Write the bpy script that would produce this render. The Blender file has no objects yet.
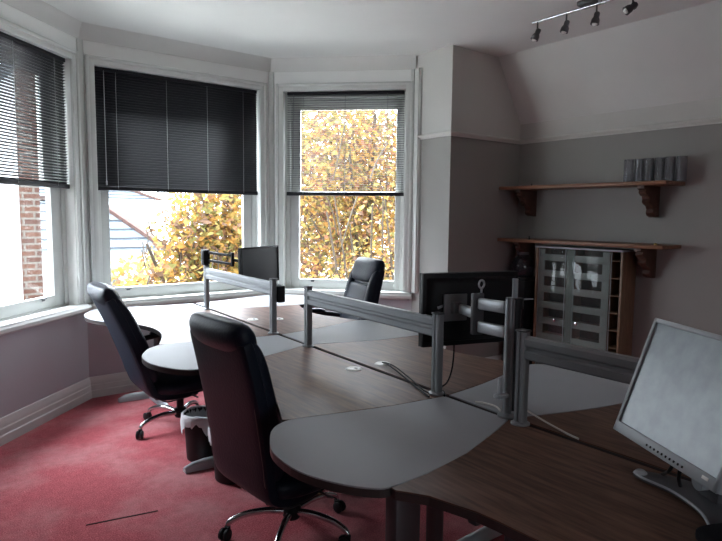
import bpy, bmesh, math, random
from mathutils import Vector, Matrix, Euler
random.seed(7)
SC = bpy.context.scene
COL = SC.collection
PI = math.pi

# ------------------------------------------------------------------ materials
MATS = {}
def mat(name, col, rough=0.5, metal=0.0, spec=0.5, var=0.0, vscale=8.0, bump=0.0, bscale=60.0, coat=0.0, stretch=None, col2=None):
    if name in MATS: return MATS[name]
    m = bpy.data.materials.new(name); m.use_nodes = True
    nt = m.node_tree; b = nt.nodes['Principled BSDF']
    b.inputs['Base Color'].default_value = (*col, 1); b.inputs['Roughness'].default_value = rough
    b.inputs['Metallic'].default_value = metal; b.inputs['Specular IOR Level'].default_value = spec
    b.inputs['Coat Weight'].default_value = coat; b.inputs['Coat Roughness'].default_value = 0.15
    tc = nt.nodes.new('ShaderNodeTexCoord'); mp = nt.nodes.new('ShaderNodeMapping')
    nt.links.new(tc.outputs['Object'], mp.inputs['Vector'])
    if stretch: mp.inputs['Scale'].default_value = stretch
    if var or col2:
        n = nt.nodes.new('ShaderNodeTexNoise'); n.inputs['Scale'].default_value = vscale; n.inputs['Detail'].default_value = 5
        nt.links.new(mp.outputs['Vector'], n.inputs['Vector'])
        r = nt.nodes.new('ShaderNodeValToRGB'); r.color_ramp.elements[0].position = 0.32; r.color_ramp.elements[1].position = 0.68
        if col2: a, c = col, col2
        else:
            a = tuple(max(0, x*(1-var)) for x in col); c = tuple(min(1, x*(1+var)) for x in col)
        r.color_ramp.elements[0].color = (*a, 1); r.color_ramp.elements[1].color = (*c, 1)
        nt.links.new(n.outputs['Fac'], r.inputs['Fac']); nt.links.new(r.outputs['Color'], b.inputs['Base Color'])
    if bump:
        n2 = nt.nodes.new('ShaderNodeTexNoise'); n2.inputs['Scale'].default_value = bscale; n2.inputs['Detail'].default_value = 3
        nt.links.new(mp.outputs['Vector'], n2.inputs['Vector'])
        bp = nt.nodes.new('ShaderNodeBump'); bp.inputs['Strength'].default_value = bump; bp.inputs['Distance'].default_value = 0.01
        nt.links.new(n2.outputs['Fac'], bp.inputs['Height']); nt.links.new(bp.outputs['Normal'], b.inputs['Normal'])
    MATS[name] = m
    return m

def two_tone(name, low, high, z, rough=0.7):
    """emulsion that changes colour at the height of a rail (world z)"""
    m = mat(name, low, rough, bump=0.06, bscale=25)
    nt = m.node_tree; b = nt.nodes['Principled BSDF']
    g = nt.nodes.new('ShaderNodeNewGeometry'); s = nt.nodes.new('ShaderNodeSeparateXYZ')
    nt.links.new(g.outputs['Position'], s.inputs[0])
    c = nt.nodes.new('ShaderNodeMath'); c.operation = 'GREATER_THAN'; c.inputs[1].default_value = z
    nt.links.new(s.outputs['Z'], c.inputs[0])
    n = nt.nodes.new('ShaderNodeTexNoise'); n.inputs['Scale'].default_value = 2.5; n.inputs['Detail'].default_value = 4
    nt.links.new(g.outputs['Position'], n.inputs['Vector'])
    mx = nt.nodes.new('ShaderNodeMix'); mx.data_type = 'RGBA'
    nt.links.new(c.outputs[0], mx.inputs['Factor']); mx.inputs['A'].default_value = (*low, 1); mx.inputs['B'].default_value = (*high, 1)
    mr = nt.nodes.new('ShaderNodeMapRange'); mr.inputs['To Min'].default_value = 0.94; mr.inputs['To Max'].default_value = 1.05
    nt.links.new(n.outputs['Fac'], mr.inputs['Value'])
    vm = nt.nodes.new('ShaderNodeVectorMath'); vm.operation = 'SCALE'
    nt.links.new(mx.outputs['Result'], vm.inputs[0]); nt.links.new(mr.outputs['Result'], vm.inputs['Scale'])
    nt.links.new(vm.outputs['Vector'], b.inputs['Base Color'])
    return m

def glass_mat(name, tint=(1, 1, 1), refl=0.06, rough=0.0, milky=0.0):
    m = bpy.data.materials.new(name); m.use_nodes = True; nt = m.node_tree
    for n in list(nt.nodes): nt.nodes.remove(n)
    o = nt.nodes.new('ShaderNodeOutputMaterial'); t = nt.nodes.new('ShaderNodeBsdfTransparent'); t.inputs[0].default_value = (*tint, 1)
    g = nt.nodes.new('ShaderNodeBsdfGlossy'); g.inputs['Roughness'].default_value = rough
    f = nt.nodes.new('ShaderNodeLayerWeight'); f.inputs[0].default_value = 0.5
    pw = nt.nodes.new('ShaderNodeMath'); pw.operation = 'POWER'; pw.inputs[1].default_value = 5.0; nt.links.new(f.outputs['Facing'], pw.inputs[0])
    a = nt.nodes.new('ShaderNodeMath'); a.operation = 'MULTIPLY_ADD'; a.inputs[1].default_value = 0.9; a.inputs[2].default_value = refl
    nt.links.new(pw.outputs[0], a.inputs[0])
    x = nt.nodes.new('ShaderNodeMixShader'); nt.links.new(a.outputs[0], x.inputs[0]); nt.links.new(t.outputs[0], x.inputs[1]); nt.links.new(g.outputs[0], x.inputs[2])
    last = x
    if milky:
        d = nt.nodes.new('ShaderNodeBsdfDiffuse'); d.inputs[0].default_value = (*tint, 1)
        y = nt.nodes.new('ShaderNodeMixShader'); y.inputs[0].default_value = milky
        nt.links.new(x.outputs[0], y.inputs[1]); nt.links.new(d.outputs[0], y.inputs[2]); last = y
    nt.links.new(last.outputs[0], o.inputs[0])
    MATS[name] = m
    return m

LEAFK = 0.5
def leaf_mat(name, cols):
    m = bpy.data.materials.new(name); m.use_nodes = True; nt = m.node_tree
    for n in list(nt.nodes): nt.nodes.remove(n)
    o = nt.nodes.new('ShaderNodeOutputMaterial'); g = nt.nodes.new('ShaderNodeNewGeometry')
    r = nt.nodes.new('ShaderNodeValToRGB'); r.color_ramp.interpolation = 'CONSTANT'; cols = [tuple(v*LEAFK for v in c) for c in cols]
    while len(r.color_ramp.elements) < len(cols): r.color_ramp.elements.new(0.5)
    for i, c in enumerate(cols):
        r.color_ramp.elements[i].position = i/len(cols); r.color_ramp.elements[i].color = (*c, 1)
    nt.links.new(g.outputs['Random Per Island'], r.inputs['Fac'])
    d = nt.nodes.new('ShaderNodeBsdfDiffuse'); t = nt.nodes.new('ShaderNodeBsdfTranslucent'); x = nt.nodes.new('ShaderNodeMixShader'); x.inputs[0].default_value = 0.45
    nt.links.new(r.outputs[0], d.inputs[0]); nt.links.new(r.outputs[0], t.inputs[0])
    nt.links.new(d.outputs[0], x.inputs[1]); nt.links.new(t.outputs[0], x.inputs[2]); nt.links.new(x.outputs[0], o.inputs[0])
    return m

def brick_mat(name, c1, c2, mortar, scale=1.0):
    m = mat(name, c1, 0.85, spec=0.05)
    nt = m.node_tree; b = nt.nodes['Principled BSDF']
    tc = nt.nodes.new('ShaderNodeTexCoord'); mp = nt.nodes.new('ShaderNodeMapping'); mp.inputs['Rotation'].default_value = (PI/2, 0, 0)
    k = nt.nodes.new('ShaderNodeTexBrick'); k.inputs['Scale'].default_value = scale
    k.inputs['Color1'].default_value = (*c1, 1); k.inputs['Color2'].default_value = (*c2, 1); k.inputs['Mortar'].default_value = (*mortar, 1)
    k.inputs['Mortar Size'].default_value = 0.012; k.inputs['Brick Width'].default_value = 0.23; k.inputs['Row Height'].default_value = 0.075
    nt.links.new(tc.outputs['Object'], mp.inputs[0]); nt.links.new(mp.outputs[0], k.inputs['Vector']); nt.links.new(k.outputs['Color'], b.inputs['Base Color'])
    return m

# setting
CEIL = mat('ceiling_emulsion', (0.74, 0.75, 0.73), 0.8, var=0.02, vscale=2)
WHITEWALL = mat('white_emulsion', (0.66, 0.66, 0.635), 0.7, var=0.03, vscale=3)
GLOSSW = mat('white_gloss_paint', (0.60, 0.61, 0.585), 0.35, var=0.04, vscale=6)
RAILW = mat('cream_rail_paint', (0.60, 0.585, 0.55), 0.45)
BAYWALL = two_tone('bay_wall_paint', (0.42, 0.43, 0.455), (0.86, 0.865, 0.845), 0.70)
ROOMWALL = two_tone('room_wall_paint', (0.285, 0.275, 0.258), (0.55, 0.54, 0.51), 2.15)
# furniture
WALNUT = mat('walnut_laminate', (0.062, 0.030, 0.021), 0.46, spec=0.17, vscale=7, stretch=(9, 0.9, 9), col2=(0.155, 0.082, 0.055))
GREYTOP = mat('grey_laminate', (0.31, 0.318, 0.328), 0.48, spec=0.05, var=0.03, vscale=3)
EDGE = mat('dark_edge_band', (0.035, 0.028, 0.026), 0.45)
ALU = mat('brushed_aluminium', (0.25, 0.26, 0.27), 0.48, 0.55)
ALUD = mat('dark_grey_metal', (0.10, 0.10, 0.105), 0.45, 0.7)
SILV = mat('silver_painted_steel', (0.42, 0.44, 0.46), 0.4, 0.3)
CHROME = mat('chrome', (0.60, 0.60, 0.62), 0.16, 1.0)
LEATHER = mat('black_leather', (0.005, 0.010, 0.021), 0.45, spec=0.28, bump=0.15, bscale=90)
LEATHER2 = mat('black_leather_piping', (0.03, 0.03, 0.035), 0.4)
BLACKP = mat('black_plastic', (0.012, 0.012, 0.014), 0.5, spec=0.25)
CABLE = mat('black_cable_sheath', (0.010, 0.010, 0.011), 0.7, spec=0.1)
BLACKM = mat('black_monitor_plastic', (0.007, 0.007, 0.008), 0.5, spec=0.2, bump=0.05, bscale=200)
GREYP = mat('grey_plastic', (0.30, 0.32, 0.34), 0.45)
DGREYP = mat('dark_grey_plastic', (0.07, 0.07, 0.075), 0.5)
SILVP = mat('silver_monitor_plastic', (0.36, 0.39, 0.41), 0.4)
WHITEP = mat('white_plastic', (0.75, 0.74, 0.70), 0.4)
CREAMP = mat('cream_cable', (0.62, 0.60, 0.55), 0.5)
PINE = mat('stained_pine', (0.17, 0.075, 0.038), 0.45, vscale=6, stretch=(10, 1, 10), col2=(0.27, 0.125, 0.062))
PINED = mat('dark_stained_pine', (0.06, 0.024, 0.015), 0.5, vscale=9, col2=(0.10, 0.045, 0.028))
BEECH = mat('cabinet_wood', (0.15, 0.085, 0.050), 0.45, vscale=8, stretch=(8, 8, 1), col2=(0.22, 0.13, 0.075))
BEECHL = mat('pale_shelf_edge', (0.32, 0.31, 0.28), 0.5)
CABBACK = mat('cabinet_back_board', (0.045, 0.032, 0.024), 0.6)
BLIND = mat('charcoal_slat', (0.010, 0.009, 0.013), 0.5, spec=0.3)
CORD = mat('grey_cord', (0.30, 0.30, 0.31), 0.7)
LINER = glass_mat('white_bin_liner', (0.86, 0.87, 0.90), 0.07, rough=0.25, milky=0.7)
SCREEN = mat('matte_screen', (0.20, 0.255, 0.285), 0.32, spec=1.0, vscale=22, col2=(0.27, 0.33, 0.36))
SCREEND = mat('dark_matte_screen', (0.022, 0.022, 0.026), 0.35)
GLASS = glass_mat('window_glass', (0.97, 0.98, 0.98), 0.05)
CABGLASS = glass_mat('cabinet_glass', (0.86, 0.89, 0.88), 0.018, milky=0.02)
SMOKE = glass_mat('smoky_acrylic', (0.68, 0.68, 0.70), 0.05, rough=0.1, milky=0.10)
JUGM = glass_mat('dark_smoked_plastic', (0.35, 0.33, 0.40), 0.06, milky=0.05)
BRASS = mat('brass', (0.55, 0.38, 0.14), 0.35, 0.9)
BULB = mat('frosted_lamp_glass', (0.75, 0.75, 0.72), 0.2)
# outside
RENDER = mat('white_render', (0.80, 0.81, 0.82), 0.8, var=0.04, vscale=3)
BRICK = brick_mat('red_brick', (0.085, 0.043, 0.030), (0.06, 0.032, 0.026), (0.11, 0.10, 0.088))
SLATE = mat('slate_roof', (0.075, 0.09, 0.105), 0.8, spec=0.05, var=0.2, vscale=5)
TILE = mat('brown_tile', (0.07, 0.042, 0.036), 0.8, spec=0.05, var=0.25, vscale=6)
BARK = mat('bark', (0.055, 0.04, 0.026), 0.9, var=0.3, vscale=12)
BOUNCE_GROUND = mat('pale_bounce_ground', (0.52, 0.50, 0.46), 0.9, var=0.15, vscale=1.5)  # ground coloured pale to bounce daylight up onto the ceiling and window heads

def carpet_mat():
    m = mat('red_carpet', (0.20, 0.042, 0.055), 0.95, spec=0.1)
    nt = m.node_tree; b = nt.nodes['Principled BSDF']
    tc = nt.nodes.new('ShaderNodeTexCoord')
    def noise(s, d=4):
        n = nt.nodes.new('ShaderNodeTexNoise'); n.inputs['Scale'].default_value = s; n.inputs['Detail'].default_value = d
        nt.links.new(tc.outputs['Object'], n.inputs['Vector']); return n
    n1, n2, n3 = noise(160, 2), noise(2.3, 5), noise(24, 3)
    r1 = nt.nodes.new('ShaderNodeValToRGB'); r1.color_ramp.elements[0].position = 0.35; r1.color_ramp.elements[1].position = 0.65
    r1.color_ramp.elements[0].color = (0.28, 0.050, 0.062, 1); r1.color_ramp.elements[1].color = (0.54, 0.140, 0.158, 1)
    nt.links.new(n1.outputs['Fac'], r1.inputs['Fac'])
    r2 = nt.nodes.new('ShaderNodeValToRGB'); r2.color_ramp.elements[0].position = 0.42; r2.color_ramp.elements[1].position = 0.62
    r2.color_ramp.elements[0].color = (0, 0, 0, 1); r2.color_ramp.elements[1].color = (0.45, 0.45, 0.45, 1)
    nt.links.new(n2.outputs['Fac'], r2.inputs['Fac'])
    mx = nt.nodes.new('ShaderNodeMix'); mx.data_type = 'RGBA'; mx.inputs['B'].default_value = (0.50, 0.27, 0.275, 1)   # trodden, dusty patches
    nt.links.new(r2.outputs['Color'], mx.inputs['Factor']); nt.links.new(r1.outputs['Color'], mx.inputs['A'])
    mr = nt.nodes.new('ShaderNodeMapRange'); mr.inputs['To Min'].default_value = 0.75; mr.inputs['To Max'].default_value = 1.25
    nt.links.new(n3.outputs['Fac'], mr.inputs['Value'])
    vm = nt.nodes.new('ShaderNodeVectorMath'); vm.operation = 'SCALE'
    nt.links.new(mx.outputs['Result'], vm.inputs[0]); nt.links.new(mr.outputs['Result'], vm.inputs['Scale'])
    nt.links.new(vm.outputs['Vector'], b.inputs['Base Color'])
    bp = nt.nodes.new('ShaderNodeBump'); bp.inputs['Strength'].default_value = 0.5; bp.inputs['Distance'].default_value = 0.006
    nt.links.new(n1.outputs['Fac'], bp.inputs['Height']); nt.links.new(bp.outputs['Normal'], b.inputs['Normal'])
    return m
CARPET = carpet_mat()

# ------------------------------------------------------------------ mesh helpers
class MB:
    def __init__(s): s.bm = bmesh.new()
    def _merge(s, b2, M=None):
        if M is not None: bmesh.ops.transform(b2, matrix=M, verts=b2.verts)
        me = bpy.data.meshes.new('tmp'); b2.to_mesh(me); b2.free(); s.bm.from_mesh(me); bpy.data.meshes.remove(me)
        return s
    def box(s, size, loc, rot=(0, 0, 0), bev=0.0, seg=2, M=None):
        b = bmesh.new(); bmesh.ops.create_cube(b, size=1); bmesh.ops.scale(b, vec=size, verts=b.verts)
        if bev: bmesh.ops.bevel(b, geom=b.edges[:], offset=min(bev, 0.49*min(size)), segments=seg, profile=0.5, affect='EDGES')
        T = Matrix.Translation(loc) @ Euler(rot).to_matrix().to_4x4()
        return s._merge(b, (M @ T) if M is not None else T)
    def between(s, p0, p1, w, h, bev=0.0, up=(0, 0, 1)):
        """a bar with section w x h from p0 to p1"""
        p0, p1 = Vector(p0), Vector(p1); d = p1-p0; L = d.length; d.normalize()
        side = d.cross(Vector(up)); side.normalize(); u = side.cross(d)
        R = Matrix((d, side, u)).transposed().to_4x4()
        b = bmesh.new(); bmesh.ops.create_cube(b, size=1); bmesh.ops.scale(b, vec=(L, w, h), verts=b.verts)
        if bev: bmesh.ops.bevel(b, geom=b.edges[:], offset=min(bev, 0.49*min(L, w, h)), segments=2, profile=0.5, affect='EDGES')
        return s._merge(b, Matrix.Translation((p0+p1)/2) @ R)
    def prism(s, pts, z0, z1, M=None, bev=0.0):
        b = bmesh.new(); lo = [b.verts.new((x, y, z0)) for x, y in pts]; hi = [b.verts.new((x, y, z1)) for x, y in pts]
        n = len(pts); b.faces.new(hi); b.faces.new(lo[::-1])
        for i in range(n): b.faces.new((lo[i], lo[(i+1) % n], hi[(i+1) % n], hi[i]))
        bmesh.ops.recalc_face_normals(b, faces=b.faces[:])
        if bev:
            es = [e for e in b.edges if abs(e.verts[0].co.z-e.verts[1].co.z) < 1e-6]
            bmesh.ops.bevel(b, geom=es, offset=bev, segments=2, profile=0.5, affect='EDGES')
        return s._merge(b, M)
    def loft(s, rings, closed_ends=True, M=None):
        b = bmesh.new(); R = [[b.verts.new(p) for p in r] for r in rings]; n = len(R[0])
        for i in range(len(R)-1):
            for j in range(n): b.faces.new((R[i][j], R[i][(j+1) % n], R[i+1][(j+1) % n], R[i+1][j]))
        if closed_ends: b.faces.new(R[0][::-1]); b.faces.new(R[-1])
        bmesh.ops.recalc_face_normals(b, faces=b.faces[:])
        return s._merge(b, M)
    def tube(s, pts, r, n=10, smooth=4, M=None):
        P = [Vector(p) for p in pts]
        if smooth and len(P) > 2: P = catmull(P, smooth)
        rad = r if callable(r) else (lambda t: r)
        rings = []; prev = None
        for i, p in enumerate(P):
            d = (P[min(i+1, len(P)-1)]-P[max(i-1, 0)]).normalized()
            if prev is None:
                a = Vector((0, 0, 1)) if abs(d.z) < 0.9 else Vector((1, 0, 0)); prev = d.cross(a).normalized()
            prev = (prev-d*prev.dot(d)).normalized(); q = d.cross(prev); rr = rad(i/(len(P)-1))
            rings.append([p+(prev*math.cos(2*PI*k/n)+q*math.sin(2*PI*k/n))*rr for k in range(n)])
        return s.loft(rings, M=M)
    def lathe(s, prof, loc=(0, 0, 0), n=24, M=None, caps=True):
        rings = [[(r*math.cos(2*PI*k/n), r*math.sin(2*PI*k/n), z) for k in range(n)] for r, z in prof]
        T = Matrix.Translation(loc)
        return s.loft(rings, caps, (T @ M) if M is not None else T)
    def build(s, name, m, parent=None, smooth=True, angle=40, loc=None, rot=None):
        me = bpy.data.meshes.new(name)
        bmesh.ops.recalc_face_normals(s.bm, faces=s.bm.faces[:]) if len(s.bm.faces) < 3000 else None
        s.bm.to_mesh(me); s.bm.free()
        for x in (m if isinstance(m, list) else [m]): me.materials.append(x)
        o = bpy.data.objects.new(name, me); COL.objects.link(o)
        if smooth:
            for p in me.polygons: p.use_smooth = True
            try: me.set_sharp_from_angle(angle=math.radians(angle))
            except Exception: pass
        if parent is not None: o.parent = parent
        if loc is not None: o.location = loc
        if rot is not None: o.rotation_euler = rot
        return o

def catmull(P, k):
    out = []
    for i in range(len(P)-1):
        a, b, c, d = P[max(i-1, 0)], P[i], P[i+1], P[min(i+2, len(P)-1)]
        for j in range(k):
            t = j/k
            out.append(0.5*((2*b)+(c-a)*t+(2*a-5*b+4*c-d)*t*t+(3*b-a-3*c+d)*t**3))
    out.append(P[-1]); return out
def curve2(P, k=6): return [(v.x, v.y) for v in catmull([Vector((x, y, 0)) for x, y in P], k)]
def tag(o, label=None, cat=None, group=None, kind=None):
    if label: o['label'] = label
    if cat: o['category'] = cat
    if group: o['group'] = group
    if kind: o['kind'] = kind
    return o
def thing(name, label, cat, loc=(0, 0, 0), rz=0, group=None):
    o = bpy.data.objects.new(name, None); COL.objects.link(o); o.empty_display_size = 0.1
    o.location = loc; o.rotation_euler = (0, 0, rz)
    return tag(o, label, cat, group)
def struct(o, label=None): o['kind'] = 'structure'; return tag(o, label)
def copy_tree(o, parent=None):
    c = o.copy(); COL.objects.link(c)
    if parent is not None: c.parent = parent
    for ch in list(o.children): copy_tree(ch, c)
    return c

# ------------------------------------------------------------------ room shell
CZ = 2.86
AX = Vector((1.12, 4.94)); XB = Vector((2.745, 4.94)); BC = Vector((3.68, 4.005)); CD = Vector((3.68, 3.557)); DE = Vector((4.595, 3.557))
AL = Vector((0.185, 4.005)); LC = Vector((0.185, 3.557))
X0, Y0 = -2.6, -2.6
outline = [(X0-.2, Y0-.2), (4.8, Y0-.2), (4.8, 3.76), (3.88, 3.76), (3.88, 4.09), (2.83, 5.14), (1.035, 5.14), (-0.015, 4.09), (-0.015, 3.76), (X0-.2, 3.76)]
struct(MB().prism(outline, -0.15, 0.0).build('floor', CARPET, smooth=False))
struct(MB().prism(outline, CZ, CZ+0.2).build('ceiling', CEIL, smooth=False))
# sloping part of the ceiling along the right wall
b = MB(); b.prism([(4.25, CZ+.0), (4.80, 1.9747), (4.95, 2.05), (4.4, CZ+.02)], Y0-.1, 3.557, M=Matrix(((1, 0, 0, 0), (0, 0, 1, 0), (0, 1, 0, 0), (0, 0, 0, 1))))
slope_pts = [(4.25, CZ), (4.60, 2.297), (4.75, 2.30), (4.75, CZ)]
b = MB(); b.prism(slope_pts, Y0-.1, 3.557, M=Matrix(((1, 0, 0, 0), (0, 0, 1, 0), (0, 1, 0, 0), (0, 0, 0, 1))))
struct(b.build('ceiling_slope', WHITEWALL, smooth=False))

def wall_seg(name, p, q, m, out=1, holes=None, t=0.2, z1=CZ, ext=(0.0, 0.0)):
    """wall from p to q with its inner face on the line; out = +1/-1 picks the outside"""
    p, q = Vector(p), Vector(q); d = (q-p); L = d.length; d.normalize(); n = Vector((-d.y, d.x))*out
    M = Matrix(((d.x, n.x, 0, p.x), (d.y, n.y, 0, p.y), (0, 0, 1, 0), (0, 0, 0, 1)))
    b = MB()
    def bx(a, c, z0, z2): b.box((c-a, t, z2-z0), ((a+c)/2, t/2, (z0+z2)/2), M=M)
    if not holes: bx(-ext[0], L+ext[1], 0, z1)
    else:
        a, c, s0, s1 = holes
        bx(-ext[0], L+ext[1], 0, s0); bx(-ext[0], L+ext[1], s1, z1); bx(-ext[0], a, s0, s1); bx(c, L+ext[1], s0, s1)
    o = b.build(name, m, smooth=False); struct(o)
    return o, M, L

HEAD, SILL = 2.575, 0.735
_, MA, LA = wall_seg('wall_bay_left', AX, AL, BAYWALL, -1, (0.115, 1.245, SILL, HEAD))
_, MX, LX = wall_seg('wall_bay_front', AX, XB, BAYWALL, 1, (0.10, 1.51, SILL, HEAD), ext=(0.08, 0.08))
_, MB_, LB = wall_seg('wall_bay_right', XB, BC, BAYWALL, 1, (0.12, 1.245, SILL, HEAD))
wall_seg('wall_return_right', BC, CD, ROOMWALL, 1)
wall_seg('wall_recess', CD, DE, ROOMWALL, 1, ext=(-0.001, 0.2))
wall_seg('wall_right', DE, (DE.x, Y0), ROOMWALL, 1, ext=(0, 0.2))
_, MBK, _ = wall_seg('wall_back', (DE.x+.2, Y0), (X0-.2, Y0), ROOMWALL, 1, (3.1, 5.1, 1.05, 2.25))
wall_seg('wall_left', (X0, Y0), (X0, 3.557), ROOMWALL, 1, ext=(0, 0.2))
wall_seg('wall_left_front', (X0, 3.557), LC, ROOMWALL, 1, ext=(0, -0.001))
wall_seg('wall_return_left', LC, AL, ROOMWALL, 1)

def run_profile(pts_list, prof, name, m, closed=False):
    """sweep a (offset inwards, z) profile along a plan polyline, mitred at the corners"""
    P = [Vector(p) for p in pts_list]; rings = []
    for i, p in enumerate(P):
        d0 = (P[i]-P[i-1]).normalized() if i > 0 else (P[1]-P[0]).normalized()
        d1 = (P[i+1]-P[i]).normalized() if i < len(P)-1 else d0
        n0, n1 = Vector((d0.y, -d0.x)), Vector((d1.y, -d1.x))
        k = (n0+n1); k = k/(k.length_squared/2) if k.length > 1e-6 else n0
        rings.append([(p.x+k.x*o, p.y+k.y*o, z) for o, z in prof])
    return struct(MB().loft(rings).build(name, m, smooth=True, angle=30))
room_line = [LC, AL, AX, XB, BC, CD, DE, Vector((DE.x, Y0))]
skirt = [(0, 0), (.026, 0), (.026, .055), (.020, .062), (.020, .098), (.015, .106), (.015, .128), (.007, .150), (.004, .162), (0, .165)]
run_profile(room_line, skirt, 'baseboard_bay', GLOSSW)
cove = [(0, 2.745), (.006, 2.745), (.010, 2.765), (.018, 2.80), (.032, 2.835), (.05, 2.8595), (0, 2.8595)]
run_profile([AL, AX, XB, BC], cove, 'trim_cornice', WHITEWALL)
prail = [(0, 2.125), (.012, 2.125), (.014, 2.135), (.024, 2.142), (.034, 2.150), (.034, 2.160), (.022, 2.166), (0, 2.168)]
run_profile([Vector((3.68, 3.93)), CD, DE, Vector((DE.x, Y0))], prail, 'trim_picture_rail', RAILW)
run_profile([Vector((X0, Y0)), Vector((X0, 3.557)), LC, AL+Vector((0, -.05))], prail, 'trim_picture_rail_left', RAILW)
# upright mouldings at the bay corners
def corner_post(name, p, w, z0, z1, ang):
    b = MB(); b.box((w, w, z1-z0), (0, 0, (z0+z1)/2), bev=0.008); b.tube([(w*.5, -w*.1, z0), (w*.5, -w*.1, z1)], .011, 8, 0)
    struct(b.build(name, GLOSSW, loc=(p[0], p[1], 0), rot=(0, 0, ang)))
corner_post('trim_corner_bead_left', (1.12, 4.935), .045, .76, 2.745, 0.4)
corner_post('trim_corner_bead_middle', (2.745, 4.935), .045, .76, 2.745, -0.4)
b = MB(); b.box((.028, .075, 1.985), (0, 0, 1.7525), bev=.006); b.box((.018, .03, 1.985), (-.02, .05, 1.7525), bev=.006); b.box((.02, .02, 1.985), (-.018, -.02, 1.7525), bev=.008)
struct(b.build('trim_corner_bead_right', GLOSSW, loc=(3.672, 3.955, 0)))
# seam in the carpet
b = MB(); b.between((0.62, 2.888, .0015), (0.935, 2.825, .0015), .006, .003)
struct(b.build('floor_carpet_seam', mat('carpet_seam', (0.035, 0.012, 0.014), 0.95)))

# ------------------------------------------------------------------ windows (local x along wall, y outwards)
def window(name, M, a, c, ga, gc, ang_label):
    root = bpy.data.objects.new(name, None); COL.objects.link(root); root.matrix_world = M; root['kind'] = 'structure'
    W = c-a
    # architrave on the room side
    b = MB(); k = .052
    for x0, x1, z0, z1 in ((a-k, a+.004, SILL+.03, HEAD+k), (c-.004, c+k, SILL+.03, HEAD+k), (a-k, c+k, HEAD-.004, HEAD+k)):
        v_ = z0 < 1; b.box((x1-x0, .024 if v_ else .0225, z1-z0), ((x0+x1)/2, -.012 if v_ else -.0105, (z0+z1)/2), bev=.005)
    for x0, x1, z0, z1 in ((a-k-.012, a-k+.014, SILL+.03, HEAD+k+.012), (c+k-.014, c+k+.012, SILL+.03, HEAD+k+.012), (a-k+.012, c+k-.012, HEAD+k-.0145, HEAD+k+.0115)):
        v_ = z0 < 1; b.box((x1-x0, .036 if v_ else .0345, z1-z0), ((x0+x1)/2, -.018 if v_ else -.01625, (z0+z1)/2), bev=.008)
    b.build('architrave', GLOSSW, root)
    # sash box
    b = MB(); f = .045
    b.box((f, .13, HEAD-SILL), (a+f/2, .135, (HEAD+SILL)/2), bev=.004); b.box((f, .13, HEAD-SILL), (c-f/2, .135, (HEAD+SILL)/2), bev=.004)
    b.box((W, .13, .05), ((a+c)/2, .135, HEAD-.025), bev=.004); b.box((W, .13, .03), ((a+c)/2, .135, SILL+.015), bev=.003)
    b.build('sash_box', GLOSSW, root)
    MR = 1.655
    def sash(y, z0, z1, bot, top):
        b = MB(); s0, s1 = a+f, c-f
        b.box((ga-s0, .04, z1-z0), ((ga+s0)/2, y, (z0+z1)/2), bev=.006); b.box((s1-gc, .04, z1-z0), ((gc+s1)/2, y, (z0+z1)/2), bev=.006)
        b.box((gc-ga+.01, .038, bot), ((ga+gc)/2, y, z0+bot/2), bev=.006); b.box((gc-ga+.01, .038, top), ((ga+gc)/2, y, z1-top/2), bev=.006)
        o = b.build('sash_frame', GLOSSW, root)
        g = MB().box((gc-ga+.01, .004, z1-z0-bot-top+.01), ((ga+gc)/2, y+.004, (z0+bot+z1-top)/2)).build('glass_pane', GLASS, root)
        return o
    lo = sash(.10, SILL+.03, MR+.015, .085, .035)
    sash(.150, MR-.015, HEAD-.05, .035, .10)
    b = MB()
    for x in (ga+.13, gc-.13): b.box((.05, .022, .008), (x, .075, SILL+.106), bev=.003); b.box((.03, .010, .02), (x, .079, SILL+.098), bev=.003)
    b.build('sash_lift', ALUD, root)
    # stool
    b = MB(); b.box((W+.14, .10, .035), ((a+c)/2, .0, .7225+.02), bev=.012, seg=3); b.box((W+.0, .15, .02), ((a+c)/2, .125, .742), bev=.003)
    b.box((W+.08, .018, .04), ((a+c)/2, -.014, .708), bev=.006)
    b.build('window_sill', GLOSSW, root)
    return root
window('window_1', MA, .115, 1.245, .27, 1.15, 'left')
window('window_2', MX, .10, 1.51, .21, 1.385, 'front')
window('window_3', MB_, .12, 1.245, .25, 1.152, 'right')
# plain unseen window, added behind the camera to brighten the dark walls
root = bpy.data.objects.new('added_rear_window', None); COL.objects.link(root); root.matrix_world = MBK; root['kind'] = 'structure'
b = MB()
for x0, x1, z0, z1 in ((3.1, 3.16, 1.05, 2.25), (5.04, 5.1, 1.05, 2.25), (4.07, 4.13, 1.05, 2.25), (3.16, 5.04, 1.05, 1.12), (3.16, 5.04, 2.18, 2.25)): b.box((x1-x0, .05, z1-z0), ((x0+x1)/2, .12, (z0+z1)/2), bev=.005)
b.build('added_window_frame', GLOSSW, root)
for x0, x1 in ((3.15, 4.08), (4.12, 5.05)): MB().box((x1-x0, .004, 1.08), ((x0+x1)/2, .12, 1.65)).build('glass_pane', GLASS, root)
# sill nosing that runs round the bay
run_profile([AL, AX, XB, BC], [(0, .695), (.045, .697), (.056, .708), (.058, .730), (.050, .745), (.035, .750), (0, .750)], 'trim_sill_nosing', GLOSSW)

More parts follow.
